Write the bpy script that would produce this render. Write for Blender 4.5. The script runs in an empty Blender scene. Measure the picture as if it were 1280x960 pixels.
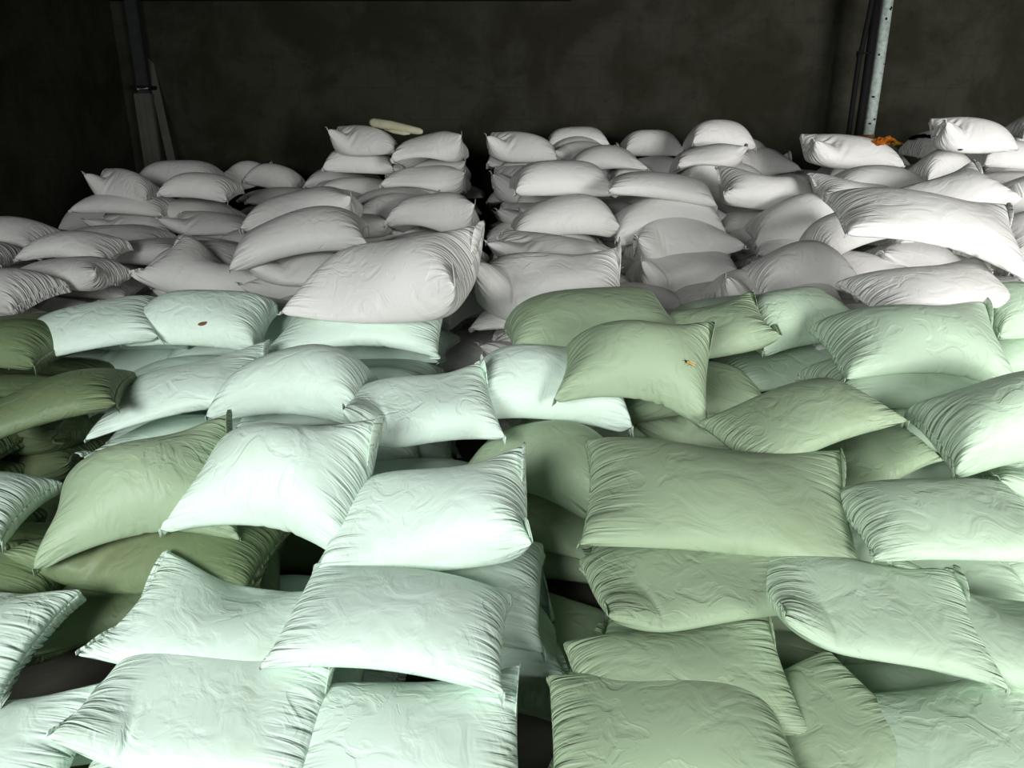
import bpy, bmesh, math, random
import numpy as np
from mathutils import Vector, Matrix, Euler

scene = bpy.context.scene
COL = scene.collection
R = math.radians

# ------------------------------------------------------------------ camera
CAM_H, FPX, PITCH = 1.95, 950.0, R(19)
cam = bpy.data.cameras.new('camera')
cam.sensor_width = 36.0
cam.lens = FPX/1280*36
cam_o = bpy.data.objects.new('camera', cam)
cam_o.location = (0, 0, CAM_H)
cam_o.rotation_euler = (math.pi/2-PITCH, 0, 0)
COL.objects.link(cam_o)
scene.camera = cam_o

# ------------------------------------------------------------------ light: the open front of the shed lies behind the camera
world = bpy.data.worlds.new('overcast_sky')
scene.world = world
world.use_nodes = True
wb = world.node_tree.nodes['Background']
wb.inputs[0].default_value = (.86, .93, 1.0, 1)
wb.inputs[1].default_value = .22

def area(name, loc, aim, sx, sy, energy, col):
    l = bpy.data.lights.new(name, 'AREA')
    l.shape = 'RECTANGLE'; l.size = sx; l.size_y = sy; l.energy = energy; l.color = col
    o = bpy.data.objects.new(name, l); COL.objects.link(o)
    o.location = loc
    o.rotation_euler = (Vector(aim)-Vector(loc)).to_track_quat('-Z', 'Y').to_euler()
    return o
d1 = area('doorway_daylight', (5.0, -4.2, 2.2), (9.3, 5.6, 1.0), 3.4, 2.6, 1060, (1, .99, .97)); d1.data.spread = R(132)
area('near_left_fill', (-1.9, -1.7, 2.6), (-1.2, 2.4, .6), 2.0, 1.3, 235, (.97, 1, .98))  # added fill lamp that brightens the near left sacks, no known opening

vs = scene.view_settings
scene.display_settings.display_device = 'sRGB'
vs.view_transform = 'Standard'; vs.look = 'None'; vs.gamma = 1; vs.use_curve_mapping = False
vs.exposure = 0.0

# ------------------------------------------------------------------ helpers
def tag(o, label=None, cat=None, group=None, kind=None):
    if label: o['label'] = label
    if cat: o['category'] = cat
    if group: o['group'] = group
    if kind: o['kind'] = kind
    return o

def link(name, me, m=None, parent=None, loc=(0, 0, 0), smooth=True):
    if m is not None: me.materials.append(m)
    if smooth: me.polygons.foreach_set('use_smooth', [True]*len(me.polygons))
    o = bpy.data.objects.new(name, me); COL.objects.link(o)
    o.parent = parent; o.location = loc
    return o

def bm_obj(name, bm, m=None, parent=None, loc=(0, 0, 0), smooth=True):
    me = bpy.data.meshes.new(name); bm.to_mesh(me); bm.free()
    return link(name, me, m, parent, loc, smooth)

def add_box(bm, c, s, bev=0, rot=None):
    g = bmesh.ops.create_cube(bm, size=1)
    M = Matrix.Translation(c) @ (rot.to_matrix().to_4x4() if rot else Matrix()) @ Matrix.Diagonal((*s, 1))
    bmesh.ops.transform(bm, matrix=M, verts=g['verts'])
    if bev:
        es = {e for v in g['verts'] for e in v.link_edges}
        bmesh.ops.bevel(bm, geom=list(es), offset=bev, segments=9 if bev > .05 else 2, affect='EDGES')

def add_tube(bm, pts, rad, seg=12, cap=True):
    pts = [Vector(p) for p in pts]
    rads = rad if isinstance(rad, (list, tuple)) else [rad]*len(pts)
    rings = []; up = Vector((.13, .2, 1)).normalized()
    for i, p in enumerate(pts):
        t = (pts[min(i+1, len(pts)-1)]-pts[max(i-1, 0)]).normalized()
        if abs(t.dot(up)) > .9: up = Vector((1, .1, 0)).normalized()
        a = t.cross(up).normalized(); b = t.cross(a)
        rings.append([bm.verts.new(p+(a*math.cos(k*2*math.pi/seg)+b*math.sin(k*2*math.pi/seg))*rads[i]) for k in range(seg)])
    for r0, r1 in zip(rings, rings[1:]):
        for k in range(seg): bm.faces.new((r0[k], r0[(k+1) % seg], r1[(k+1) % seg], r1[k]))
    if cap: bm.faces.new(rings[0][::-1]); bm.faces.new(rings[-1])

def P(px, py, zc):
    """world point seen at a pixel of the 1280x960 frame, zc metres along the view axis"""
    x = (px-640)/FPX*zc; v = -(py-480)/FPX*zc
    return Vector((x, zc*math.cos(PITCH)+v*math.sin(PITCH), CAM_H-zc*math.sin(PITCH)+v*math.cos(PITCH)))

# ------------------------------------------------------------------ materials
class NT:
    def __init__(s, name):
        s.m = bpy.data.materials.new(name); s.m.use_nodes = True
        s.t = s.m.node_tree; s.b = s.t.nodes['Principled BSDF']
    def n(s, typ, **kw):
        nd = s.t.nodes.new(typ)
        for k, v in kw.items():
            if k.startswith('i_'): nd.inputs[k[2:].replace('_', ' ')].default_value = v
            elif k[0] == 'n' and k[1:].isdigit(): nd.inputs[int(k[1:])].default_value = v
            else: setattr(nd, k, v)
        return nd
    def l(s, a, b): s.t.links.new(a, b)
    def math(s, op, a, b=None, c=None):
        nd = s.t.nodes.new('ShaderNodeMath'); nd.operation = op
        for i, v in enumerate((a, b, c)):
            if v is None: continue
            if isinstance(v, (int, float)): nd.inputs[i].default_value = v
            else: s.l(v, nd.inputs[i])
        return nd.outputs[0]
    def mix(s, f, a, b):
        nd = s.t.nodes.new('ShaderNodeMix'); nd.data_type = 'RGBA'
        for i, v in ((0, f), (6, a), (7, b)):
            if isinstance(v, (int, float)): nd.inputs[i].default_value = v
            elif isinstance(v, tuple): nd.inputs[i].default_value = (*v, 1)
            else: s.l(v, nd.inputs[i])
        return nd.outputs[2]

def sack_material(name, col, dirt, dirt_amt=.25, rough=.5):
    t = NT(name)
    uv = t.n('ShaderNodeUVMap'); uv.uv_map = 'uv'
    oi = t.n('ShaderNodeObjectInfo')
    sep = t.n('ShaderNodeSeparateXYZ'); t.l(uv.outputs[0], sep.inputs[0])
    u, v = sep.outputs[0], sep.outputs[1]
    rnd = t.math('MULTIPLY', oi.outputs['Random'], 37.)
    # gathers that run away from the sewn ends
    cb = t.n('ShaderNodeCombineXYZ'); t.l(t.math('MULTIPLY', u, 3.2), cb.inputs[0]); t.l(t.math('MULTIPLY', v, 26.), cb.inputs[1]); t.l(rnd, cb.inputs[2])
    ng = t.n('ShaderNodeTexNoise', i_Scale=1., i_Detail=2., i_Roughness=.5, i_Distortion=.7); t.l(cb.outputs[0], ng.inputs['Vector'])
    mask = t.n('ShaderNodeMapRange', interpolation_type='SMOOTHSTEP', n1=.20, n2=.45); t.l(t.math('ABSOLUTE', u), mask.inputs[0])
    g = t.math('MULTIPLY', ng.outputs[0], mask.outputs[0])
    # soft crumples over the whole cloth
    cb2 = t.n('ShaderNodeCombineXYZ'); t.l(u, cb2.inputs[0]); t.l(v, cb2.inputs[1]); t.l(rnd, cb2.inputs[2])
    nc = t.n('ShaderNodeTexNoise', i_Scale=7., i_Detail=3., i_Roughness=.45, i_Distortion=1.6); t.l(cb2.outputs[0], nc.inputs['Vector'])
    ridge = t.math('SUBTRACT', 1., t.math('ABSOLUTE', t.math('MULTIPLY', t.math('SUBTRACT', nc.outputs[0], .5), 4.)))
    ridge = t.math('POWER', t.math('MAXIMUM', ridge, 0.), 3.)
    nm = t.n('ShaderNodeTexNoise', i_Scale=2.2, i_Detail=1.); t.l(cb2.outputs[0], nm.inputs['Vector'])
    rm = t.n('ShaderNodeMapRange', interpolation_type='SMOOTHSTEP', n1=.48, n2=.66); t.l(nm.outputs[0], rm.inputs[0])
    hgt = t.math('ADD', t.math('MULTIPLY', g, 1.9), t.math('MULTIPLY', t.math('MULTIPLY', ridge, rm.outputs[0]), .10))
    hgt = t.math('ADD', hgt, t.math('MULTIPLY', nc.outputs[0], .48))
    bp = t.n('ShaderNodeBump', i_Strength=.9, i_Distance=.018); t.l(hgt, bp.inputs['Height'])
    # weave
    wv = t.n('ShaderNodeTexChecker', i_Scale=330.); t.l(uv.outputs[0], wv.inputs['Vector'])
    bp2 = t.n('ShaderNodeBump', i_Strength=.12, i_Distance=.0006); t.l(wv.outputs['Fac'], bp2.inputs['Height']); t.l(bp.outputs[0], bp2.inputs['Normal'])
    t.l(bp2.outputs[0], t.b.inputs['Normal'])
    # dust and handling marks
    nd = t.n('ShaderNodeTexNoise', i_Scale=3.1, i_Detail=5., i_Roughness=.6, i_Distortion=.5); t.l(cb2.outputs[0], nd.inputs['Vector'])
    md = t.n('ShaderNodeMapRange', interpolation_type='SMOOTHSTEP', n1=.5, n2=.78, n4=dirt_amt); t.l(nd.outputs[0], md.inputs[0])
    c = t.mix(md.outputs[0], col, dirt)
    vr = t.math('ADD', t.math('MULTIPLY', oi.outputs['Random'], .10), .93)
    hs = t.n('ShaderNodeHueSaturation'); t.l(vr, hs.inputs['Value']); t.l(c, hs.inputs['Color'])
    t.l(hs.outputs[0], t.b.inputs['Base Color'])
    t.b.inputs['Roughness'].default_value = rough
    t.b.inputs['Specular IOR Level'].default_value = .35
    return t.m

def concrete_material(name, ca, cb_, cc, jx=.62, jz=.4, bump=.5):
    t = NT(name)
    tc = t.n('ShaderNodeTexCoord')
    n1 = t.n('ShaderNodeTexNoise', i_Scale=1.1, i_Detail=7., i_Roughness=.62, i_Distortion=.4); t.l(tc.outputs['Object'], n1.inputs['Vector'])
    n2 = t.n('ShaderNodeTexNoise', i_Scale=5.5, i_Detail=8., i_Roughness=.7); t.l(tc.outputs['Object'], n2.inputs['Vector'])
    r1 = t.n('ShaderNodeMapRange', interpolation_type='SMOOTHSTEP', n1=.38, n2=.62); t.l(n1.outputs[0], r1.inputs[0])
    r2 = t.n('ShaderNodeMapRange', interpolation_type='SMOOTHSTEP', n1=.5, n2=.75); t.l(n2.outputs[0], r2.inputs[0])
    c = t.mix(r1.outputs[0], ca, cb_); c = t.mix(t.math('MULTIPLY', r2.outputs[0], .55), c, cc)
    # worn, half plastered block joints
    sp = t.n('ShaderNodeSeparateXYZ'); t.l(tc.outputs['Object'], sp.inputs[0])
    xy = t.math('ADD', sp.outputs[0], sp.outputs[1])
    cx = t.n('ShaderNodeCombineXYZ'); t.l(xy, cx.inputs[0]); t.l(sp.outputs[2], cx.inputs[1])
    dn = t.n('ShaderNodeTexNoise', i_Scale=4., i_Detail=2.); t.l(tc.outputs['Object'], dn.inputs['Vector'])
    ad = t.n('ShaderNodeVectorMath', operation='MULTIPLY_ADD'); t.l(dn.outputs['Color'], ad.inputs[0]); ad.inputs[1].default_value = (.035,)*3; t.l(cx.outputs[0], ad.inputs[2])
    br = t.n('ShaderNodeTexBrick', i_Scale=1.); t.l(ad.outputs[0], br.inputs['Vector'])
    br.inputs['Mortar Size'].default_value = .012; br.inputs['Mortar Smooth'].default_value = .8
    br.inputs['Brick Width'].default_value = jx; br.inputs['Row Height'].default_value = jz
    jm = t.math('MULTIPLY', br.outputs['Fac'], r1.outputs[0])
    c = t.mix(t.math('MULTIPLY', jm, .2), c, cc)
    t.l(c, t.b.inputs['Base Color']); t.b.inputs['Roughness'].default_value = .95; t.b.inputs['Specular IOR Level'].default_value = .08
    h = t.math('SUBTRACT', t.math('ADD', t.math('MULTIPLY', n1.outputs[0], 1.4), t.math('MULTIPLY', n2.outputs[0], .5)), t.math('MULTIPLY', jm, .12))
    bp = t.n('ShaderNodeBump', i_Strength=bump, i_Distance=.03); t.l(h, bp.inputs['Height']); t.l(bp.outputs[0], t.b.inputs['Normal'])
    return t.m

def plain(name, col, rough=.6, metal=0., nscale=12., var=.25, bump=.15):
    t = NT(name)
    tc = t.n('ShaderNodeTexCoord')
    n1 = t.n('ShaderNodeTexNoise', i_Scale=nscale, i_Detail=5., i_Roughness=.6); t.l(tc.outputs['Object'], n1.inputs['Vector'])
    mr = t.n('ShaderNodeMapRange', n1=.35, n2=.7); t.l(n1.outputs[0], mr.inputs[0])
    c = t.mix(mr.outputs[0], col, tuple(x*(1-var) for x in col))
    t.l(c, t.b.inputs['Base Color'])
    t.b.inputs['Roughness'].default_value = rough; t.b.inputs['Metallic'].default_value = metal
    t.b.inputs['Specular IOR Level'].default_value = .2
    bp = t.n('ShaderNodeBump', i_Strength=bump, i_Distance=.004); t.l(n1.outputs[0], bp.inputs['Height']); t.l(bp.outputs[0], t.b.inputs['Normal'])
    return t.m

M_WHITE = sack_material('white_woven_plastic', (.76, .755, .73), (.60, .56, .48), .25)
M_MINT = sack_material('pale_mint_woven_plastic', (.74, .90, .79), (.52, .62, .42), .35)
M_SAGE = sack_material('sage_green_woven_plastic', (.36, .47, .31), (.30, .37, .21), .4)
M_PALE = sack_material('pale_green_woven_plastic', (.51, .66, .50), (.36, .45, .30), .35)
M_OLIVE_SHADE = sack_material('olive_gap_shade_woven_plastic', (.17, .235, .12), (.24, .25, .14), .5)  # olive sacks, darkened so the colour also holds the left gap's shade
M_THREAD = plain('stitching_thread', (.55, .56, .5), .8)
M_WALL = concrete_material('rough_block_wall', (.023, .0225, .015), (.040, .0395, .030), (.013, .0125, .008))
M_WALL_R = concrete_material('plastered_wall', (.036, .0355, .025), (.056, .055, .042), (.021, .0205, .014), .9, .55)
M_FLOOR = concrete_material('dusty_floor', (.10, .098, .08), (.15, .145, .12), (.06, .06, .045), 3, 3, .3)
M_ROOF = plain('dark_roof_sheet', (.03, .03, .025), .8)
M_TIMBER = plain('dark_timber', (.028, .026, .02), .85, nscale=5)
MATS = dict(w=M_WHITE, m=M_MINT, s=M_SAGE, p=M_PALE, o=M_OLIVE_SHADE)

# ------------------------------------------------------------------ setting
WL, WR, WB, CEIL, YF = -5.2, 7.6, 10.9, 3.62, -3.2
def struct(name, boxes, m, bev=0):
    bm = bmesh.new()
    for c, s in boxes: add_box(bm, c, s, bev)
    return tag(bm_obj(name, bm, m, smooth=False), kind='structure')
def slab(name, x0, x1, y0, y1, z0, z1, m):
    return struct(name, [(((x0+x1)/2, (y0+y1)/2, (z0+z1)/2), (x1-x0, y1-y0, z1-z0))], m)
slab('floor', WL-.3, WR+.3, YF, WB+.3, -.15, 0, M_FLOOR)
slab('ceiling', WL-.3, WR+.3, YF, WB+.3, CEIL, CEIL+.12, M_ROOF)
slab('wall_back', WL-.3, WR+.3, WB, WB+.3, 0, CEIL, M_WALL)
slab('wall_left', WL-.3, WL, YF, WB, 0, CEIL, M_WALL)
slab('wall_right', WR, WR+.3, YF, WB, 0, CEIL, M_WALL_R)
slab('trim_1', WL, .75, WB-.28, WB, 3.43, CEIL, M_TIMBER)

# ------------------------------------------------------------------ sacks: a filled cloth pillow is settled on a bumpy bed
def simulate_sack(seed=0, nx=50, ny=34, h=0.0185, fl=2, V0=0.062, steps=170, iters=9, bend=(0,0,0), lump=1.0, DT=.006, B=.02, ears=(), EZ=.22):
    r = np.random.RandomState(seed)
    NX = nx+1+2*fl; NY = ny+1
    xs = (np.arange(NX)-(NX-1)/2)*h; ys = (np.arange(NY)-(NY-1)/2)*h
    X, Y = np.meshgrid(xs, ys, indexing='ij')
    W = np.zeros((NX, NY), bool); W[:fl+1] = True; W[-fl-1:] = True; W[:, 0] = True; W[:, -1] = True
    P = np.zeros((2, NX, NY, 3), np.float32)
    env = np.clip(1-(X/(nx*h/2))**2, 0, 1)**.5*np.clip(1-(Y/(ny*h/2))**2, 0, 1)**.5
    P[..., 0] = X; P[..., 1] = Y
    P[0, ..., 2] = .10+.07*env; P[1, ..., 2] = .10-.07*env
    P += r.normal(0, .0012, P.shape).astype(np.float32); 
    P[:, W] = P[:, W].mean(0)
    def lumps(a, n=5, f=9):
        o = np.zeros((NX, NY))
        for k in range(n):
            d = r.uniform(-f, f, 2); o += np.sin(X*d[0]+Y*d[1]+r.uniform(0, 6.3))
        return o*a/n**.5
    L = np.stack([lumps(1.), lumps(1.)]).astype(np.float32)*lump
    bx, by, tw = bend
    E = np.zeros((NX, NY), np.float32)
    for cx_, cy_, st_ in ears:
        E += st_*np.exp(-((X-cx_*nx*h/2)**2+(Y-cy_*ny*h/2)**2)/(.14**2))
    Q = P.copy(); dt = DT
    H0 = np.float32(h)
    def pair(a, b, rest, st, push=True):
        d = P[b]-P[a]; l = np.sqrt((d*d).sum(-1, keepdims=True))+1e-9
        c = (l-rest)/l
        if not push: c = np.minimum(c, 0)
        d *= c*(.5*st); P[a] += d; P[b] -= d
    S = slice
    prs = []
    for o in (0, 1):
        n = (NX-1-o)//2*2
        prs.append(((S(None), S(o, o+n, 2)), (S(None), S(o+1, o+1+n, 2)), h, 1.))
        n = (NY-1-o)//2*2
        prs.append(((S(None), S(None), S(o, o+n, 2)), (S(None), S(None), S(o+1, o+1+n, 2)), h, 1.))
    for o in (0, 1):
        n = (NX-1-o)//2*2
        prs.append(((S(None), S(o, o+n, 2), S(0, -1)), (S(None), S(o+1, o+1+n, 2), S(1, None)), h*2**.5, .35))
        prs.append(((S(None), S(o, o+n, 2), S(1, None)), (S(None), S(o+1, o+1+n, 2), S(0, -1)), h*2**.5, .35))
    bprs = []
    for o in (0, 1):
      for q in (0, 1):
        ia = np.arange(o+q*2, NX-2, 4)
        bprs.append(((S(None), ia), (S(None), ia+2), 2*h, .12))
        ja = np.arange(o+q*2, NY-2, 4)
        bprs.append(((S(None), S(None), ja), (S(None), S(None), ja+2), 2*h, .12))
    for t in range(steps):
        du = np.zeros_like(P); dv = np.zeros_like(P)
        du[:, 1:-1] = P[:, 2:]-P[:, :-2]; dv[:, :, 1:-1] = P[:, :, 2:]-P[:, :, :-2]
        N = np.cross(du, dv)*.25; N[1] *= -1
        vol = ((P*N).sum())/3
        Nn = N/(np.sqrt((N*N).sum(-1, keepdims=True))+1e-9)
        zt = P[..., 2].max()
        pr = np.clip(260*(V0/max(vol, 1e-3)-1), -30, 60)+55*(zt-P[..., 2:3])
        pr = pr+L[..., None]*3
        acc = Nn*pr; acc[:, W] = 0; acc[..., 2] += E*np.clip((EZ-P[..., 2])*8, -.5, 1)-4
        damp = .985 if t < steps*.75 else .94
        V = (P-Q)*damp; Q = P.copy()
        P = P+V+acc.astype(np.float32)*dt*dt
        for k in range(iters):
            for a, b, rest, st in prs: pair(a, b, rest, st)
            if t % 2 == 0 and k == 0:
                for a, b, rest, st in bprs: pair(a, b, rest, B)
            P[:, W] = P[:, W].mean(0)
            g = -bx*P[..., 0]**2-by*P[..., 1]**2+tw*P[..., 0]*P[..., 1]
            m = P[..., 2] < g
            P[..., 2] = np.where(m, g, P[..., 2])
            Q[..., :2] = np.where(m[..., None], Q[..., :2]*.6+P[..., :2]*.4, Q[..., :2])
    return P, vol, fl

def build_variant(k, hi, **kw):
    """one sack: body mesh with two hem flaps (and their stitching on the large ones)"""
    P_, vol, f = simulate_sack(**kw)
    NX, NY = P_.shape[1:3]; h = kw['h']
    P_ = P_-np.array([0, 0, P_[..., 2].min()], np.float32)
    def idx(s, i, j):
        if s == 1 and (i <= f or i >= NX-1-f or j == 0 or j == NY-1): s = 0
        return s*NX*NY+i*NY+j
    used = {}; verts = []; faces = []; uvs = []
    flat = P_.reshape(-1, 3)
    def vid(s, i, j):
        q = idx(s, i, j)
        if q not in used: used[q] = len(verts); verts.append(flat[q].tolist())
        return used[q]
    for s in (0, 1):
        for i in range(f, NX-1-f):
            for j in range(NY-1):
                q = [(i, j), (i+1, j), (i+1, j+1), (i, j+1)]
                if s: q = q[::-1]
                faces.append([vid(s, a, b) for a, b in q])
                uvs += [((a-(NX-1)/2)*h, (b-(NY-1)/2)*h+s*3.) for a, b in q]
    me = bpy.data.meshes.new('woven_sack'); me.from_pydata(verts, [], faces)
    ul = me.uv_layers.new(name='uv'); ul.data.foreach_set('uv', np.array(uvs, np.float32).ravel())
    me.polygons.foreach_set('use_smooth', [True]*len(faces))
    hems = []
    for end in (0, 1):
        cols = list(range(0, f+1)) if end == 0 else list(range(NX-1-f, NX))
        hv = []; hf = []; hu = []
        for i in cols:
            for j in range(NY): hv.append(P_[0, i, j].tolist())
        for a in range(len(cols)-1):
            for j in range(NY-1):
                hf.append([a*NY+j, (a+1)*NY+j, (a+1)*NY+j+1, a*NY+j+1])
                hu += [((cols[p]-(NX-1)/2)*h, (q-(NY-1)/2)*h) for p, q in ((a, j), (a+1, j), (a+1, j+1), (a, j+1))]
        hm = bpy.data.meshes.new('sewn_hem'); hm.from_pydata(hv, [], hf)
        u2 = hm.uv_layers.new(name='uv'); u2.data.foreach_set('uv', np.array(hu, np.float32).ravel())
        hm.polygons.foreach_set('use_smooth', [True]*len(hf))
        st = None
        if hi:
            bm = bmesh.new(); c = f if end == 0 else NX-1-f
            n = 1 if end == 0 else -1
            for j in range(1, NY-2):
                p0 = Vector(P_[0, c-n, j].tolist()); p1 = Vector(P_[0, c-n, j+1].tolist())
                up = Vector((0, 0, .0026))
                add_tube(bm, [p0+up, p0.lerp(p1, .33)+up*1.3, p0.lerp(p1, .66)+up], .0013, 5)
            st = bpy.data.meshes.new('stitching'); bm.to_mesh(st); bm.free()
        hems.append((baked(hm, 'SOLIDIFY', thickness=.0022, offset=0), st))
    me = baked(me, 'SUBSURF', levels=1, render_levels=1)
    st3 = P_[:, f:NX-f:3, ::3].astype(float)
    return dict(low=st3, pts=flat[::5].astype(float), body=me, hems=hems, hi=hi, T=float(flat[:, 2].max()), cz=float(P_[..., 2].mean()), mats={})

def baked(me, typ, **kw):
    """the mesh with one modifier applied, so that every copy can share it"""
    o = bpy.data.objects.new('bake', me); COL.objects.link(o)
    m = o.modifiers.new('m', typ)
    for k, v in kw.items(): setattr(m, k, v)
    dg = bpy.context.evaluated_depsgraph_get(); dg.update()
    out = bpy.data.meshes.new_from_object(o.evaluated_get(dg)); nm = me.name
    bpy.data.objects.remove(o); bpy.data.meshes.remove(me); out.name = nm
    out.polygons.foreach_set('use_smooth', [True]*len(out.polygons))
    return out

LO = dict(nx=44, ny=31, h=.0205, steps=520, iters=2)
HI = dict(nx=70, ny=48, h=.0130, steps=800, iters=3, DT=.005)
VAR = []
for k, (V0, bend, lump, B, ears) in enumerate([
        (.078, (0, 0, 0), 1, .02, ()), (.070, (.25, .15, 0), 2, .01, ()), (.080, (.1, .3, .3), 1.5, .02, ()),
        (.070, (-.1, .2, -.2), 2, .005, ((-1, -1, 30), (-1, 1, 45))), (.074, (.4, 0, .5), 2, .01, ((1, -1, 28),)),
        (.072, (0, .5, -.6), 2.5, .005, ((1, 1, 40), (-1, -1, 25)))]):
    VAR.append(build_variant(k, False, V0=V0, bend=bend, lump=lump, B=B, seed=k+1, ears=ears, **LO))
for k, (V0, bend, lump, B, ears) in enumerate([
        (.066, (.15, .1, .2), 2.5, .005, ()), (.074, (.3, .2, -.3), 2, .008, ()), (.074, (0, .2, .2), 3, .004, ((-1, 1, 38), (-1, -1, 12))),
        (.070, (.35, 0, 0), 3, .004, ((1, 1, 35),)), (.062, (.1, .5, -.2), 3, .003, ((-1, -1, 25), (1, 1, 30))),
        (.068, (-.1, .1, .2), 3, .004, ((1, 1, 50), (1, -1, 15)))]):
    VAR.append(build_variant(k, True, V0=V0, bend=bend, lump=lump, B=B, seed=k+21, ears=ears, **HI))

def make_sack(v, matkey):
    V = VAR[v]; m = MATS[matkey]
    if matkey not in V['mats']:
        def mk(me):
            c = me.copy() if V['mats'] else me
            c.materials.clear(); c.materials.append(m); return c
        V['mats'][matkey] = (mk(V['body']), [(mk(hm), st) for hm, st in V['hems']])
    body, hems = V['mats'][matkey]
    VKEY[body.name_full] = v
    o = bpy.data.objects.new('woven_sack', body); COL.objects.link(o)
    for hm, st in hems:
        h = bpy.data.objects.new('sewn_hem', hm); COL.objects.link(h); h.parent = o
        if st:
            if not st.materials: st.materials.append(M_THREAD)
            t = bpy.data.objects.new('stitching', st); COL.objects.link(t); t.parent = h
    return o
PROTO = {}
VKEY = {}
def sack_copy(v, matkey):
    """the first of each kind is built, the others are copies of it and of its parts"""
    if (v, matkey) not in PROTO:
        PROTO[(v, matkey)] = make_sack(v, matkey); return PROTO[(v, matkey)]
    src = PROTO[(v, matkey)]; r = src.copy(); COL.objects.link(r)
    for ch in src.children:
        c = ch.copy(); COL.objects.link(c); c.parent = r; c.matrix_parent_inverse = Matrix()
        for g in ch.children:
            d = g.copy(); COL.objects.link(d); d.parent = c; d.matrix_parent_inverse = Matrix()
    return r

PLACED = []
def surf_depth(y):
    return float(np.interp(y, [380, 430, 500, 580, 660, 740, 830, 960], [4.05, 3.6, 3.15, 2.8, 2.5, 2.3, 2.12, 1.9]))
CR = Matrix.Rotation(math.pi/2-PITCH, 3, 'X')
CRn = np.array(CR.transposed())
def sack(label, x0, x1, y0, y1, yaw=0, roll=0, pitch=0, v=0, mat='w', group='', zc=None, s=1.):
    """settle a sack of the given pose where its outline fills the measured span"""
    V = VAR[v]; pts = V['pts']
    e = Euler((R(pitch), -R(roll), R(yaw)), 'XYZ'); Rm = np.array(e.to_matrix())
    fixed = zc is not None or group in (GL, GR)
    if not fixed: x0 -= 4; x1 += 4; y1 += 5
    z = zc or (surf_depth((y0+y1)/2) if fixed else min(FPX*.84*s/(x1-x0), 9.5))
    c = P((x0+x1)/2, (y0+y1)/2, z); t = 1.
    for it in range(7):
        S3 = np.array([s, s, s*t])
        w = (pts*S3) @ Rm.T + np.array(c)
        q = (w-np.array([0, 0, CAM_H])) @ CRn.T
        px = 640+FPX*q[:, 0]/-q[:, 2]; py = 480-FPX*q[:, 1]/-q[:, 2]
        a0, a1, b0, b1 = px.min(), px.max(), py.min(), py.max()
        if fixed: s = float(np.clip(s*((x1-x0)/(a1-a0)), .72, 1.25))
        else: z = min(z*((a1-a0)/(x1-x0)), 9.5)
        if not fixed and z >= 9.5: s = float(np.clip(s*((x1-x0)/(a1-a0)), .7, 1.2))
        t = float(np.clip(t*((y1-y0)/(b1-b0))**1.3, .72, 1.75))
        zz = float(-q[:, 2].mean())
        d = P((x0+x1)/2, y0, z)-P((a0+a1)/2, b0, zz)
        c = c+d
    o = sack_copy(v, mat)
    o.rotation_euler = e; o.scale = (s, s, s*t); 
    o.location = c
    tag(o, label, 'sack', group)
    w = (pts*np.array([s, s, s*t])) @ Rm.T + np.array(c)
    PLACED.append((Vector(w.mean(0).tolist()), float(np.ptp(w[:, 2])), yaw, s, mat, float(w[:, 2].min())))
    return o

G0, G1, G2, G3, G4 = ('sacks in the dim stack at the left', 'sacks in the tall stack left of the aisle', 'sacks in the paired stack at the centre',
                      'sacks in the stack under the bare wall', 'sacks in the right-hand stack')
GL, GR = 'pale mint sacks in the left foreground', 'green sacks in the right foreground'
A = sack
A('grey-white sack at the left edge, topmost of the far-left heap', -70, 95, 270, 325, -4, -2, 0, 1, 'w', G0, zc=6.0)
A('bright white sack with a pointed right end near the left edge', 18, 166, 288, 330, 3, -2, 4, 1, 'w', G0, zc=5.5)
A('white sack just under the bright pointed one near the left edge', 15, 150, 320, 364, -3, -3, 3, 4, 'w', G0, zc=5.0)
A('small grey sack end leaning in at the left edge beside the green sacks', -80, 76, 335, 400, -15, 10, 0, 2, 'w', G0, zc=4.6)
A('white sack cut by the left edge behind the pointed one', -110, 22, 300, 340, 4, 0, 0, 0, 'w', G0, zc=5.5)
A('dim grey sack left of the knot in the left stack', 75, 192, 248, 290, 3, 4, 0, 0, 'w', G0)
A('dim grey sack right of the knot in the left stack', 180, 312, 247, 292, -3, -4, 0, 1, 'w', G0)
A('dim sack with one peaked left corner against the dark wall', 105, 205, 210, 252, 3, -4, 0, 3, 'w', G0)
A('dim sack beside the peaked one, its front face catching light', 200, 302, 215, 252, -3, 0, 0, 2, 'w', G0)
A('domed sack at the very back of the left stack below the timber post', 165, 287, 200, 240, 0, 0, 0, 0, 'w', G0)
A('folded sack with a small white corner, back of the left stack', 280, 345, 199, 245, 15, 10, 0, 5, 'w', G0)
A('dark domed sack right of the small white corner at the back', 308, 380, 204, 245, -10, -8, 0, 2, 'w', G0)
A('thin grey sack lying flat in the middle of the left stack', 130, 248, 276, 300, 0, 0, 0, 0, 'w', G0)
A('sack with a bright upright corner flap in the left stack', 232, 340, 261, 305, -8, -10, 6, 3, 'w', G0)
A('large white sack with an upright left corner in front of the left stack', 165, 360, 291, 400, -8, -10, 8, 8, 'w', G0)
A('grey sack in shadow under the upright flap of the left stack', 180, 330, 300, 345, 0, 0, 0, 1, 'w', G0, zc=5.8)
A('plump white sack tilted up to the right, topmost of its stack', 290, 457, 257, 337, 6, 6, 10, 7, 'w', G1)
A('white sack with a wrinkled right end behind the plump tilted one', 303, 450, 232, 290, 4, 3, 4, 4, 'w', G1)
A('broad white sack with a creased right end beside the aisle', 350, 602, 275, 400, -8, 3, 6, 11, 'w', G1)
A('bright white sack with a sharp upper right corner', 440, 560, 237, 285, 6, 5, 6, 5, 'w', G1)
A('beige-grey sack lying just behind the sharp-cornered bright one', 435, 545, 234, 262, 3, 3, 0, 1, 'w', G1)
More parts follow.
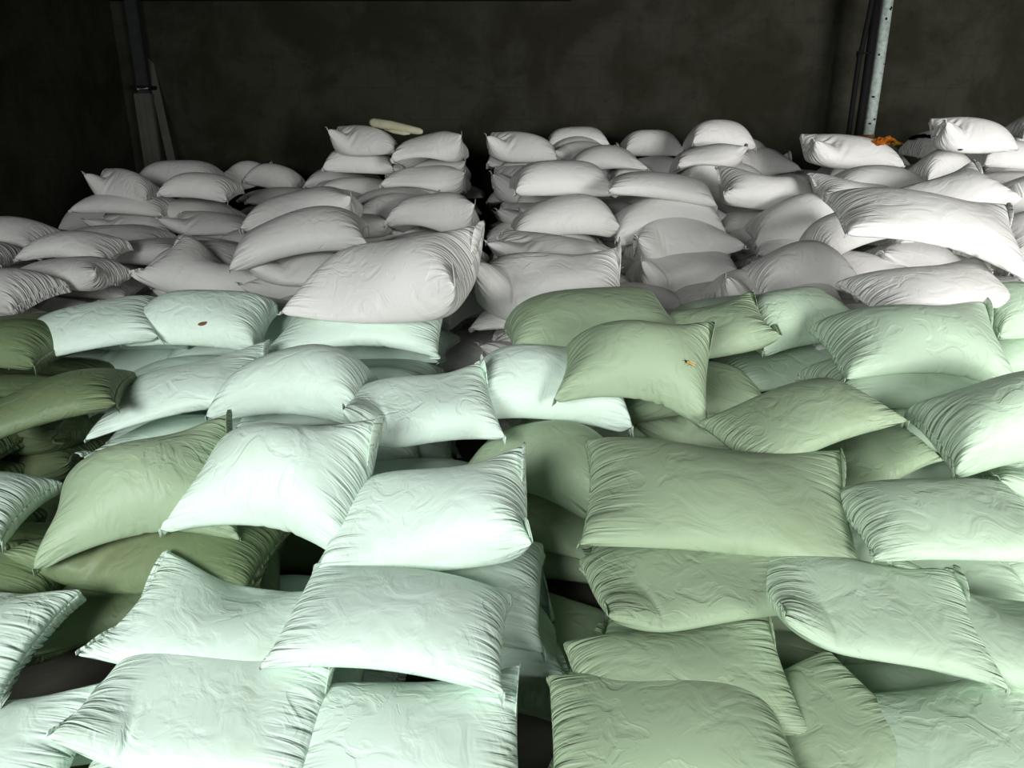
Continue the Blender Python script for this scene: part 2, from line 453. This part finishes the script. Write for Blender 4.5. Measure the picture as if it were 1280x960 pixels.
A('sack with a peaked left corner under the pale roll', 410, 498, 156, 192, 4, -3, 0, 3, 'w', G1)
A('sack with a pointed right end beside the pale roll', 492, 582, 163, 212, -3, 3, 0, 4, 'w', G1)
A('left sack of the second layer under the pale roll', 405, 490, 184, 214, 3, -3, 0, 0, 'w', G1)
A('right sack of the second layer under the pale roll', 485, 585, 192, 230, -3, -3, 0, 4, 'w', G1)
A('left sack of the third layer below the pale roll', 383, 475, 206, 232, 3, 0, 0, 1, 'w', G1)
A('left sack of the fourth layer below the pale roll', 395, 472, 221, 245, 3, -3, 0, 2, 'w', G1)
A('right sack of the third layer below the pale roll, wrinkled', 478, 585, 205, 240, -3, -3, 0, 4, 'w', G1)
A('right sack of the fourth layer below the pale roll', 470, 572, 217, 250, -3, -4, 0, 0, 'w', G1)
A('sack end poking into the aisle beside the bright sharp-cornered sack', 480, 600, 240, 300, -4, -6, 0, 4, 'w', G1, zc=6.9)
A('shaded brownish sack low in the aisle behind the mint sacks', 520, 612, 300, 380, 35, -8, 0, 5, 'w', G1, zc=5.2)
A('shaded sack lower in the aisle beside the left end of the front centre sack', 520, 625, 330, 420, 50, 0, 0, 1, 'w', G1, zc=4.9)
A('back left sack with a peaked corner, centre stack', 609, 695, 164, 200, 2, -3, 0, 3, 'w', G2)
A('back sack at the top middle of the centre stack', 686, 758, 158, 182, -2, 2, 0, 0, 'w', G2)
A('thin back sack under the top middle one of the centre stack', 688, 765, 170, 198, -2, 2, 0, 1, 'w', G2)
A('white sack in the second row from the back, left of centre stack', 612, 702, 180, 214, 3, 0, 0, 2, 'w', G2)
A('thin sack under the second row left sack of the centre stack', 618, 702, 196, 228, 3, 0, 0, 1, 'w', G2)
A('white sack with a blunt right end in the second row of the centre stack', 708, 810, 181, 217, 4, 4, 0, 1, 'w', G2)
A('grey sack just behind the blunt-ended one, centre stack', 690, 785, 176, 208, 3, 3, 0, 5, 'w', G2)
A('broad white sack, third row left in the centre stack', 640, 768, 200, 242, 3, -1, 3, 0, 'w', G2)
A('shaded sack end at the left flank of the third row, centre stack', 615, 722, 206, 252, 5, 0, 0, 3, 'w', G2)
A('thinner white sack under the third row left sack, centre stack', 645, 752, 224, 264, -2, 0, 0, 1, 'w', G2)
A('white sack with creases at its left end, third row right', 762, 860, 194, 240, 3, 0, 4, 4, 'w', G2)
A('white sack with a small ear at its right end, centre stack', 762, 893, 214, 258, -4, -4, 4, 2, 'w', G2)
A('plump white sack, left of the two big middle ones', 643, 772, 242, 300, 0, 0, 3, 7, 'w', G2)
A('plump white sack, right of the two big middle ones', 762, 903, 237, 302, 0, -2, 3, 7, 'w', G2)
A('flat white sack behind the front left one, centre stack', 606, 775, 286, 330, -3, -2, 0, 3, 'w', G2)
A('front left sack of the centre stack with a creased top', 595, 778, 302, 410, -3, -3, 8, 10, 'w', G2)
A('flat white sack with a raised right corner beside the brown hollow', 778, 932, 262, 332, 8, 8, 0, 5, 'w', G2)
A('front right white sack of the centre stack', 780, 932, 294, 372, 5, 3, 6, 10, 'w', G2)
A('small white sack in the far row left of the wall shadow', 775, 852, 162, 194, 2, 0, 0, 0, 'w', G3)
A('white sack topmost at the back under the bare wall', 857, 942, 149, 186, 3, 3, 0, 2, 'w', G3)
A('white sack under the topmost back one', 840, 932, 178, 216, 4, 2, 0, 4, 'w', G3)
A('sack with a tiny dark mark right of the topmost back one', 880, 962, 167, 205, -6, -8, 0, 2, 'w', G3)
A('white sack with a pointed right end at the foot of the wall shadow', 915, 999, 183, 217, -4, 0, 0, 5, 'w', G3)
A('rounded white sack in the middle of the row under the bare wall', 845, 935, 195, 240, 8, 4, 0, 1, 'w', G3)
A('grey-white sack with a raised left ear above the brown hollow', 898, 1018, 207, 270, 3, -2, 4, 8, 'w', G3)
A('shaded grey sack sloping into the hollow', 930, 1062, 241, 312, -6, 2, 6, 7, 'w', G3, zc=6.7)
A('shaded sack standing at the right side of the hollow', 1000, 1120, 258, 345, 20, 18, 0, 6, 'w', G3, zc=5.7)
A('shaded sack at the bottom of the hollow', 910, 1075, 300, 380, 12, 0, 0, 7, 'w', G3, zc=5.3)
A('white sack with a raised left ear in front of the white pipe', 1004, 1128, 167, 207, 2, -2, 3, 3, 'w', G4)
A('flat sack under the one in front of the white pipe', 1015, 1130, 192, 228, 0, 0, 0, 1, 'w', G4)
A('rounded white sack right of the orange scraps', 1126, 1222, 162, 206, 0, 0, 3, 0, 'w', G4)
A('sack with a small dark mark under the rounded one', 1130, 1232, 184, 230, 6, 2, 0, 1, 'w', G4)
A('long flat white sack behind the two big right-hand ones', 1018, 1170, 206, 252, 5, 4, 0, 2, 'w', G4)
A('crumpled sack end beside the eared sack, behind the hollow', 1010, 1130, 216, 268, 10, -4, 4, 8, 'w', G4, zc=6.6)
A('big white sack with a bright upper right corner', 1080, 1272, 198, 305, 10, 10, 8, 11, 'w', G4)
A('biggest white sack, its left corner standing up beside the hollow', 1030, 1290, 234, 352, -8, -12, 10, 9, 'w', G4, zc=4.0)
A('grey creased white sack at the edge of the green sacks', 880, 1060, 324, 402, -3, -2, 6, 10, 'w', G4)
A('white sack with a crumpled right end over the pale green sacks', 1045, 1290, 318, 402, 3, 2, 6, 9, 'w', G4, zc=3.9)
A('grey domed sack near the right edge under the plastered wall', 1205, 1310, 174, 225, -4, -4, 0, 0, 'w', G4)
A('flat pale sack at the back right with a shaded pocket', 1165, 1270, 146, 190, 0, -3, 0, 3, 'w', G4)
A('sack end highest up at the right edge of the picture', 1250, 1350, 137, 175, 0, -4, 0, 1, 'w', G4)
A('white sack at the right edge under the highest sack end', 1235, 1350, 158, 230, -8, -10, 0, 2, 'w', G4)
A('bright white sack cut by the right edge, beside the big cornered one', 1205, 1390, 212, 300, -6, -6, 4, 7, 'w', G4)
A('bright white sack at the right edge, under the cut one', 1195, 1400, 255, 342, 6, 0, 4, 9, 'w', G4)
A('wrinkled white sack low at the right edge', 1220, 1420, 300, 372, -6, -4, 4, 10, 'w', G4)
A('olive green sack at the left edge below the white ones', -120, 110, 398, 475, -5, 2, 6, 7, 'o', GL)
A('pale mint sack left of the one with a brown speck', 40, 175, 370, 465, 20, 10, 6, 6, 'm', GL)
A('pale mint sack with a small brown speck on it', 150, 347, 362, 444, 3, 0, 10, 6, 'm', GL)
A('pale mint sack with an arched top right of the brown-specked one', 330, 562, 352, 436, -2, 0, 10, 9, 'm', GL)
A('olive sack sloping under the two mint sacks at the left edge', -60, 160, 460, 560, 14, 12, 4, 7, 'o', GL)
A('pale mint sack directly below the brown-specked one', 106, 337, 423, 515, 10, 8, 4, 9, 'm', GL)
A('mint sack with a straight right end in the middle of the left foreground', 272, 467, 430, 540, -8, -4, 4, 7, 'm', GL)
A('mint sack with deep folds beside the dark pocket', 438, 616, 446, 560, 12, 0, 6, 10, 'm', GL)
A('smooth pale mint sack right of the deeply folded one', 585, 790, 430, 600, 8, -4, 4, 6, 'm', GL, zc=3.5)
A('dull sage sack sloping down to the dark gap', 52, 290, 512, 722, 14, 4, 6, 9, 's', GL)
A('large bright mint sack lying highest in the left foreground', 200, 480, 518, 722, -8, -4, 8, 9, 'm', GL)
A('bright mint sack with a gathered right corner', 390, 664, 552, 718, 6, 2, 6, 11, 'm', GL)
A('mint sack with a pointed left end over the dark gap', 100, 425, 688, 800, -5, -3, 4, 8, 'm', GL)
A('mint sack whose straight hem faces the green sacks', 325, 642, 704, 842, -6, -6, 4, 7, 'm', GL)
A('mint sack at the bottom left, right of the dark gap', 110, 370, 800, 950, -4, -5, 6, 10, 'm', GL)
A('mint sack at the bottom with its hem beside the sage sacks', 335, 648, 828, 975, 3, -3, 6, 9, 'm', GL)
A('mint sack end at the left edge, highest left of the gap', -240, 50, 588, 705, 4, 0, 4, 7, 'm', GL)
A('mint sack end at the left edge, middle one beside the gap', -250, 53, 692, 882, -3, -3, 4, 8, 'm', GL)
A('mint sack end in the bottom left corner', -250, 62, 850, 1000, 3, -3, 4, 9, 'm', GL)
A('sack lying deep in the gap at the lower left, coloured dark green for its shade', 20, 190, 840, 940, 60, 0, 0, 1, 'o', GL, zc=2.6)
A('sack deeper in the gap near the dull green one, coloured dark green for its shade', 10, 150, 690, 800, 60, 0, 0, 5, 'o', GL, zc=2.9)
A('mint sack half cut by the bottom edge at the left', 60, 360, 925, 1060, 0, -2, 4, 7, 'm', GL)
A('mint sack half cut by the bottom edge, left of the middle', 400, 700, 940, 1080, -4, 0, 4, 8, 'm', GL)
A('sage green sack behind the one that carries the insect', 630, 860, 358, 450, 8, 4, 4, 6, 's', GR)
A('sage green sack with a creased right corner pointing at the white sacks', 795, 969, 361, 458, 6, 8, 8, 11, 's', GR)
A('sage green sack with a yellow insect on it', 690, 895, 398, 552, -8, -6, 8, 9, 's', GR)
A('crumpled pale green sack between the creased corner and the arched one', 905, 1080, 358, 480, 20, 6, 6, 6, 'p', GR, zc=4.1)
A('pale green sack with a high arched top', 1013, 1277, 371, 495, -3, -3, 8, 9, 'p', GR)
A('pale green sack at the right edge just below the white ones', 1180, 1400, 352, 450, 8, -4, 4, 6, 'p', GR)
A('sage sack shaped like a lozenge in the middle of the right foreground', 893, 1113, 472, 604, 16, 12, 8, 7, 's', GR)
A('narrow sage sack tucked in right of the lozenge-shaped one', 975, 1155, 512, 650, 26, 20, 0, 8, 's', GR, zc=3.3)
A('large pale green sack at the right edge with a row of stitches', 1143, 1410, 462, 612, -2, 0, 8, 7, 'p', GR)
A('long sage sack sloping down to the right below the insect sack', 720, 1092, 546, 705, -6, -8, 6, 9, 's', GR)
A('sage sack in the strip between mint and green sacks', 600, 760, 525, 720, -30, -8, 0, 7, 's', GR, zc=3.3)
A('sage sack with dense vertical wrinkles above the stitched corner', 733, 1012, 640, 772, 5, 5, 4, 10, 's', GR)
A('pale green sack reaching the right edge below the large stitched one', 1035, 1350, 598, 712, 2, 0, 4, 6, 'p', GR)
A('sage sack with a sharp lower left corner and a stitched front hem', 710, 1014, 752, 858, 3, 3, 4, 9, 's', GR)
A('pale green sack with fine fan wrinkles near the bottom right', 978, 1218, 688, 845, -8, -8, 6, 10, 'p', GR)
A('pale green sack at the right edge with wrinkled top edge', 1118, 1420, 692, 835, -5, -6, 6, 8, 'p', GR)
A('sage sack at the bottom, under the stitched one', 720, 985, 834, 950, -3, 2, 6, 7, 's', GR)
A('pale green sack at the bottom right, under the fan-wrinkled one', 1035, 1350, 822, 955, 4, 4, 6, 9, 'p', GR)
A('sage sack wedged between the two lowest full sacks at the right', 925, 1075, 812, 915, 24, 10, 0, 6, 's', GR)
A('sage sack low in the strip beside the mint hem', 640, 730, 740, 930, 70, 0, 0, 6, 's', GR, zc=2.9)
A('sage sack half cut by the bottom edge, right of the middle', 720, 1060, 935, 1070, 0, 0, 4, 10, 's', GR)
A('pale green sack half cut by the bottom edge in the right corner', 1060, 1380, 935, 1070, 3, 0, 4, 7, 'p', GR)
A('sack mostly hidden behind the eared one by the pipe, under the orange wrapper', 1045, 1150, 177, 225, 0, 0, 0, 1, 'w', G4, zc=8.4)
# sacks of the lower layers that carry the ones above
rnd = random.Random(5)
support = []
WORD = {'w': 'white', 'm': 'pale mint', 's': 'sage green', 'p': 'pale green', 'o': 'shade-darkened olive'}
def free(x, y, z, kx=.55, ky=.36):
    for q, *_ in PLACED:
        if abs(q.x-x) < kx and abs(q.y-y) < ky and abs(q.z-z) < .165: return False
    for q in support:
        if abs(q[0]-x) < kx and abs(q[1]-y) < ky and abs(q[2]-z) < .15: return False
    return True
pipe_at = P(1086, 165, 9.3)
def stack_name(x, y):
    if y < 3.6: return 'left foreground' if x < .15 else 'right foreground'
    if x < -2.1: return 'dim stack at the left'
    if x < -.3: return 'tall stack left of the aisle'
    if x < 1.5: return 'centre stack'
    if x < 2.6: return 'stack under the bare wall'
    return 'right-hand stack'
def lower_sacks(x, y, z, yaw, mat):
    x = max(x, WL+.62)
    if abs(x-pipe_at[0]) < .6 and abs(y-pipe_at[1]) < .45: y = pipe_at[1]-.5
    if mat in 'mws' and x < -.9 and y < 3.1: mat = 'o'  # shade of the lower-left gap put into the colour of its lower sacks
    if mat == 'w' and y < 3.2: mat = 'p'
    while z > .04:
        if free(x, y, z):
            v = rnd.randrange(6)
            support.append((x, y, z, v, mat, Matrix.LocRotScale(Vector((x+rnd.uniform(-.03, .03), y+rnd.uniform(-.03, .03), max(0.0, z-.10))),
                            Euler((0, 0, R(rnd.uniform(-6, 6)+yaw*.5))), Vector((.96, .92, .80)))))
        z -= .165
for c, T, yaw, s, mat, zmin in sorted(PLACED, key=lambda q: q[0].z):
    lower_sacks(c.x, min(c.y+.02, WB-.75), zmin-.02, yaw, mat)
for iy in range(21):
    for ix in range(14):
        x = -4.4+ix*.72+(iy % 2)*.3; y = .75+iy*.45
        if y > WB-.8 or abs(x+.30) < .42 and y > 4.6: continue
        near = sorted(PLACED, key=lambda q: (q[0].x-x)**2+(q[0].y-y)**2)[:3]
        if math.hypot(near[0][0].x-x, near[0][0].y-y) > .9: continue
        lower_sacks(x, y, min(q[5] for q in near)+.02, 0, near[0][4])
# which of them can be seen between the upper ones: those stay objects of their own, the buried rest is one mass
from mathutils.bvhtree import BVHTree
tv, tf, own = [], [], []
def low_mesh(v, M, k, tv=tv, tf=tf):
    A_ = VAR[v]['low']; n, m = A_.shape[1:3]; M = np.array(M)
    for s_ in (0, 1):
        b0 = len(tv); w = A_[s_].reshape(-1, 3) @ M[:3, :3].T+M[:3, 3]; tv.extend(w.tolist())
        for i in range(n-1):
            for j in range(m-1):
                q = b0+i*m+j; f4 = (q, q+m, q+m+1, q+1); tf.append(f4 if s_ == 0 else f4[::-1]); own.append(k)
bpy.context.view_layer.update()
tops = [o for o in COL.objects if o.parent is None and o.name.startswith('woven_sack')]
for o in tops: low_mesh(VKEY[o.data.name_full], o.matrix_world, -1)
for k, q in enumerate(support): low_mesh(q[3], q[5], k)
tree = BVHTree.FromPolygons(tv, tf)
seen = {}
eye = Vector((0, 0, CAM_H))
for py in range(140, 960, 5):
    for px in range(2, 1280, 5):
        h_ = tree.ray_cast(eye, (P(px, py, 5)-eye).normalized())
        if h_[2] is not None and own[h_[2]] >= 0: seen[own[h_[2]]] = seen.get(own[h_[2]], 0)+1
rank = sorted(range(len(support)), key=lambda k: -seen.get(k, 0))
keep = set(rank[:295-len(tops)])
mv, mf = [], []
for k, q in enumerate(support):
    if k in keep:
        o = sack_copy(q[3], q[4]); o.matrix_world = q[5]
        sn = stack_name(q[0], q[1])
        tag(o, WORD[q[4]]+' sack low in the '+sn+', under other sacks', 'sack', WORD[q[4]]+' sacks low in the '+sn)
    else: low_mesh(q[3], q[5], 0, mv, mf)
bme = bpy.data.meshes.new('buried_sacks'); bme.from_pydata(mv, [], mf); bme.uv_layers.new(name='uv')
bur = link('buried_sacks', bme, plain('plain_white_sacking', (.72, .715, .69), .6, 0, 3, .15, .05))
tag(bur, 'mass of white sacks buried deep inside the stacks', 'sacks', None, 'stuff')
# ------------------------------------------------------------------ posts, pipes, small things
M_POST = plain('dull_painted_steel', (.032, .037, .035), .6, .2)
M_BOARD = plain('weathered_grey_board', (.095, .095, .08), .85, nscale=4)
M_BRIGHT = plain('scratched_zinc', (.55, .56, .55), .35, .8)
M_BLACK = plain('black_plastic', (.004, .005, .0045), .8)
M_PIPE = plain('chalky_white_pipe', (.42, .50, .46), .6, 0, 22, .45, .3)
M_ROLL = plain('cream_foam', (.62, .60, .42), .8, 0, 9, .15)
M_ORANGE = plain('orange_plastic', (.75, .25, .03), .5, 0, 14, .5)
M_YELLOW = plain('yellow_plastic', (.85, .62, .05), .5, 0, 14, .4)
M_RUST = plain('brown_scrap', (.22, .12, .05), .8)
M_WASP = plain('amber_shell', (.72, .48, .08), .35, 0, 200, .5)
M_WASP_D = plain('dark_shell', (.03, .022, .012), .4)
M_WING = plain('pale_wing', (.75, .68, .42), .4)

def empty(name, loc, label, cat, group=None, rz=0):
    o = bpy.data.objects.new(name, None); COL.objects.link(o); o.location = loc; o.rotation_euler = (0, 0, rz)
    o.empty_display_size = .1
    return tag(o, label, cat, group)

# corner post at the left
pp = P(181, 112, 9.95)
post = empty('steel_post', (pp.x, pp.y, 0), 'dark steel post with a pale lower casing in the far left corner', 'post')
zj = pp.z
bm = bmesh.new(); add_box(bm, (0, 0, CEIL/2), (.15, .13, CEIL), .012); bm_obj('column', bm, M_POST, post, smooth=False)
bm = bmesh.new(); add_box(bm, (.0, -.01, (zj-.05)/2), (.225, .19, zj-.05), .01)
for sx in (-.06, .02): add_box(bm, (sx, -.108, (zj-.05)/2), (.012, .012, zj-.08))
o = bm_obj('casing', bm, M_BOARD, post, smooth=False); o['label'] = 'pale board casing'
for z, w in ((zj, .26), (3.43, .40)):
    bm = bmesh.new(); add_box(bm, (0, -.02, z+.02), (w, .22, .05), .006); br = bm_obj('bracket', bm, M_BLACK, post, smooth=False)
    bm = bmesh.new(); add_tube(bm, [(-.02, -.145, z), (.06, -.15, z+.005), (.115, -.145, z+.012)], .009, 10)
    add_tube(bm, [(-.02, -.13, z), (-.02, -.165, z)], .016, 6); add_tube(bm, [(.1, -.13, z+.01), (.1, -.165, z+.01)], .016, 6)
    k = bm_obj('bolt', bm, M_BRIGHT, br); k['label'] = 'shiny bolt'
# leaning plank
a = P(179, 42, 10.1); b = P(217, 214, 9.9); d = b-a; b2 = a+d*1.5
bm = bmesh.new(); n = 9
for i in range(n):
    t0 = i/(n-1); p = a.lerp(b2, t0)
rot = d.to_track_quat('Z', 'Y').to_euler()
add_box(bm, (0, 0, 0), (.10, .03, d.length*1.5), .006)
for k in range(3): add_box(bm, (0, -.017, -.5+k*.55), (.096, .006, .02))
pl = bm_obj('leaning_plank', bm, M_BOARD, None, smooth=False); pl.location = a.lerp(b2, .5); pl.rotation_euler = rot
tag(pl, 'thin grey plank leaning on the wall right of the corner post', 'plank')

# white pipe with two black cables
pb = P(1086, 165, 9.3)
pt = empty('wall_pipe', (pb.x, pb.y, 0), 'chalky white vertical pipe with dark flecks on the right', 'pipe')
bm = bmesh.new(); add_tube(bm, [(0, 0, .0), (0, 0, 1.2), (.004, 0, 2.4), (.0, 0, CEIL)], .062, 20); bm_obj('tube', bm, M_PIPE, pt)
bm = bmesh.new(); add_tube(bm, [(0, 0, pb.z-.12), (0, 0, pb.z-.03)], .074, 20); o = bm_obj('coupling', bm, M_RUST, pt); o['label'] = 'brown joint ring'
rr = random.Random(3)
bm = bmesh.new()
for k in range(9):
    an = -math.pi/2+rr.uniform(-1.1, 1.1); z = pb.z+.05+rr.random()*1.5
    g = bmesh.ops.create_icosphere(bm, subdivisions=2, radius=1)
    bmesh.ops.transform(bm, matrix=Matrix.Translation((math.cos(an)*.0615, math.sin(an)*.0615, z)) @ Matrix.Rotation(an, 4, 'Z') @ Matrix.Diagonal((.004, rr.uniform(.008, .02), rr.uniform(.006, .016), 1)), verts=g['verts'])
o = bm_obj('fleck', bm, M_BLACK, pt); o['label'] = 'dark tar flecks'
for k, (dx, r0, lab) in enumerate(((-.118, .048, 'thick black cable running right beside the white pipe'), (-.235, .030, 'thinner black cable with a slight kink, farther from the white pipe'))):
    bm = bmesh.new(); kz = pb.z+.88
    if k == 0: pts = [(0, 0, 0), (0, 0, 1.5), (.006, 0, 2.3), (0, 0, CEIL)]
    else: pts = [(-.0, 0, 0), (0, 0, 1.6), (.0, 0, kz-.35), (.0, -.01, kz-.04), (.02, 0, kz+.06), (.055, 0, kz+.5), (.07, 0, CEIL)]
    add_tube(bm, pts, r0, 14)
    c = bm_obj('black_cable', bm, M_BLACK, None, (pb.x+dx, pb.y+.02, 0)); tag(c, lab, 'cable', 'black cables beside the white pipe')
    if k == 1:
        bm = bmesh.new(); add_tube(bm, [(-.03, -.03, kz), (.04, -.055, kz+.005), (.12, -.05, kz+.01)], .01, 8); add_tube(bm, [(0, 0, kz-.03), (0, 0, kz+.03)], .036, 14)
        bm_obj('cable_tie', bm, M_BLACK, c)

bpy.context.view_layer.update()
DG = bpy.context.evaluated_depsgraph_get()
def hit(px, py):
    """point and normal of the surface seen at a pixel"""
    o = Vector((0, 0, CAM_H)); d = (P(px, py, 5)-o).normalized()
    ok, loc, nor, idx, ob, mt = scene.ray_cast(DG, o, d)
    return loc, nor

# rolled foam on the stack left of the aisle
def rest(x, y, up):
    ok, loc, *_ = scene.ray_cast(DG, Vector((x, y, 3.3)), Vector((0, 0, -1)))
    return Vector((x, y, loc.z+up))
cl_, cr_ = PLACED[21][0], PLACED[22][0]
p0 = rest(P(482, 163, 9.2).x, cl_.y-.02, .045); p1 = rest(P(541, 169, 9.0).x, cr_.y-.02, .04)
d = (p1-p0); L = d.length
bm = bmesh.new()
prof = [(0, .012), (.012, .034), (.05, .046), (L*.4, .050), (L*.75, .043), (L*.93, .034), (L*.985, .022), (L, .006)]
add_tube(bm, [(q, 0, .004*math.sin(q*9)) for q, r in prof], [r for q, r in prof], 18)
roll = empty('foam_roll', p0, 'cream roll lying across the top of the tall stack left of the aisle', 'roll')
roll.rotation_euler = d.to_track_quat('X', 'Z').to_euler()
bm_obj('rolled_body', bm, M_ROLL, roll)
bm = bmesh.new(); add_tube(bm, [(L*.3, -.02, -.045), (L*.5, -.045, -.045), (L*.68, -.03, -.05), (L*.78, -.02, -.045)], [.008, .022, .02, .006], 10)
bm_obj('loose_edge', bm, M_ROLL, roll)

def crumple(name, loc, sx, sy, hgt, m, seed, label, cat, group=None):
    r = random.Random(seed); bm = bmesh.new(); nx, ny = 16, 10; g = []
    ph = [(r.uniform(4, 14), r.uniform(4, 14), r.uniform(0, 6), r.uniform(.3, 1)) for _ in range(7)]
    for i in range(nx+1):
        row = []
        for j in range(ny+1):
            u, v = i/nx-.5, j/ny-.5
            z = sum(a*abs(math.sin(fx*u+fy*v+p)) for fx, fy, p, a in ph)/4*hgt
            w = 1-.5*abs(u)*r.random()
            row.append(bm.verts.new((u*sx*(1-.25*abs(v)), v*sy*w, z*(1-2.2*u*u-1.6*v*v)+r.uniform(-.05, .05)*hgt)))
        g.append(row)
    for i in range(nx):
        for j in range(ny): bm.faces.new((g[i][j], g[i+1][j], g[i+1][j+1], g[i][j+1]))
    bmesh.ops.solidify(bm, geom=bm.faces[:], thickness=.003)
    o = bm_obj(name, bm, m, None, loc, smooth=False); o.rotation_euler = (0, 0, r.uniform(-.4, .4))
    return tag(o, label, cat, group)
q, _ = hit(1108, 181); crumple('crumpled_wrapper', q+Vector((0, .05, -.01)), .34, .2, .09, M_ORANGE, 4, 'crumpled orange wrapper lying between the two right-hand sacks near the pipe', 'wrapper')
q2, _ = hit(1121, 183); crumple('crumpled_wrapper', q2+Vector((0, -.02, 0)), .2, .14, .07, M_YELLOW, 9, 'small crumpled yellow wrapper in front of the orange one', 'wrapper')
crumple('paper_scrap', hit(1081, 171)[0]+Vector((0, .03, -.01)), .22, .12, .05, M_RUST, 12, 'brown scrap at the foot of the white pipe', 'scrap')
crumple('black_plastic_scrap', hit(1156, 176)[0]+Vector((0, .06, .0)), .26, .16, .08, M_BLACK, 21, 'black plastic scrap on top of a sack right of the orange wrapper', 'scrap')

# small things lying on the sacks
def basis(n, ang):
    z = n.normalized(); x = Vector((math.cos(ang), 0, math.sin(ang))); x = (x-z*x.dot(z)).normalized(); y = z.cross(x)
    return Matrix((x, y, z)).transposed()
def ell(bm, c, r):
    g = bmesh.ops.create_uvsphere(bm, u_segments=16, v_segments=10, radius=1)
    bmesh.ops.transform(bm, matrix=Matrix.Translation(c) @ Matrix.Diagonal((*r, 1)), verts=g['verts'])
lc, nr = hit(861, 455)
ins = empty('insect', lc, 'amber yellow insect with a dark head sitting on a sage green sack', 'insect')
ins.rotation_euler = basis(nr, R(-38)).to_euler(); ins.scale = (1.15,)*3
bm = bmesh.new(); ell(bm, (.012, 0, .0055), (.0135, .0058, .0050)); ell(bm, (-.004, 0, .006), (.0075, .0060, .0055)); bm_obj('abdomen', bm, M_WASP, ins)
bm = bmesh.new(); ell(bm, (-.014, 0, .0055), (.0042, .0050, .0042)); hd = bm_obj('head', bm, M_WASP_D, ins); hd['label'] = 'dark head'
for s_ in (-1, 1):
    bm = bmesh.new(); ell(bm, (-.0165, s_*.0035, .007), (.0022, .0022, .0022)); bm_obj('eye', bm, M_WASP_D, hd)
    bm = bmesh.new(); add_tube(bm, [(-.017, s_*.002, .008), (-.023, s_*.005, .011), (-.028, s_*.008, .009)], .0005, 6); bm_obj('antenna', bm, M_WASP_D, hd)
    bm = bmesh.new(); ell(bm, (.010, s_*.0062, .0098), (.0145, .0042, .0007)); bm_obj('wing', bm, M_WING, ins)
    for k in range(3):
        bm = bmesh.new(); x = -.009+k*.006
        add_tube(bm, [(x, s_*.004, .004), (x+(k-1)*.004, s_*.010, .007), (x+(k-1)*.007, s_*.014, .0)], .0006, 6); bm_obj('leg', bm, M_WASP_D, ins)
for px, py, sc, lab, cat, nm, mm in ((253, 405, .021, 'small brown dry leaf bit on the brown-specked mint sack', 'leaf', 'dry_leaf', M_RUST),
                             (931, 182, .020, 'tiny black dirt crumb on a white sack under the bare wall', 'dirt', 'dirt_crumb', M_BLACK),
                             (1200, 187, .020, 'tiny black dirt crumb on a white sack near the right edge', 'dirt', 'dirt_crumb', M_BLACK)):
    lc, nr = hit(px, py); bm = bmesh.new(); ell(bm, (0, 0, .002), (sc, sc*.55, .004)); ell(bm, (sc*.7, sc*.2, .002), (sc*.5, sc*.3, .003))
    o = bm_obj(nm, bm, mm, None, lc); o.rotation_euler = basis(nr, .4).to_euler(); tag(o, lab, cat)
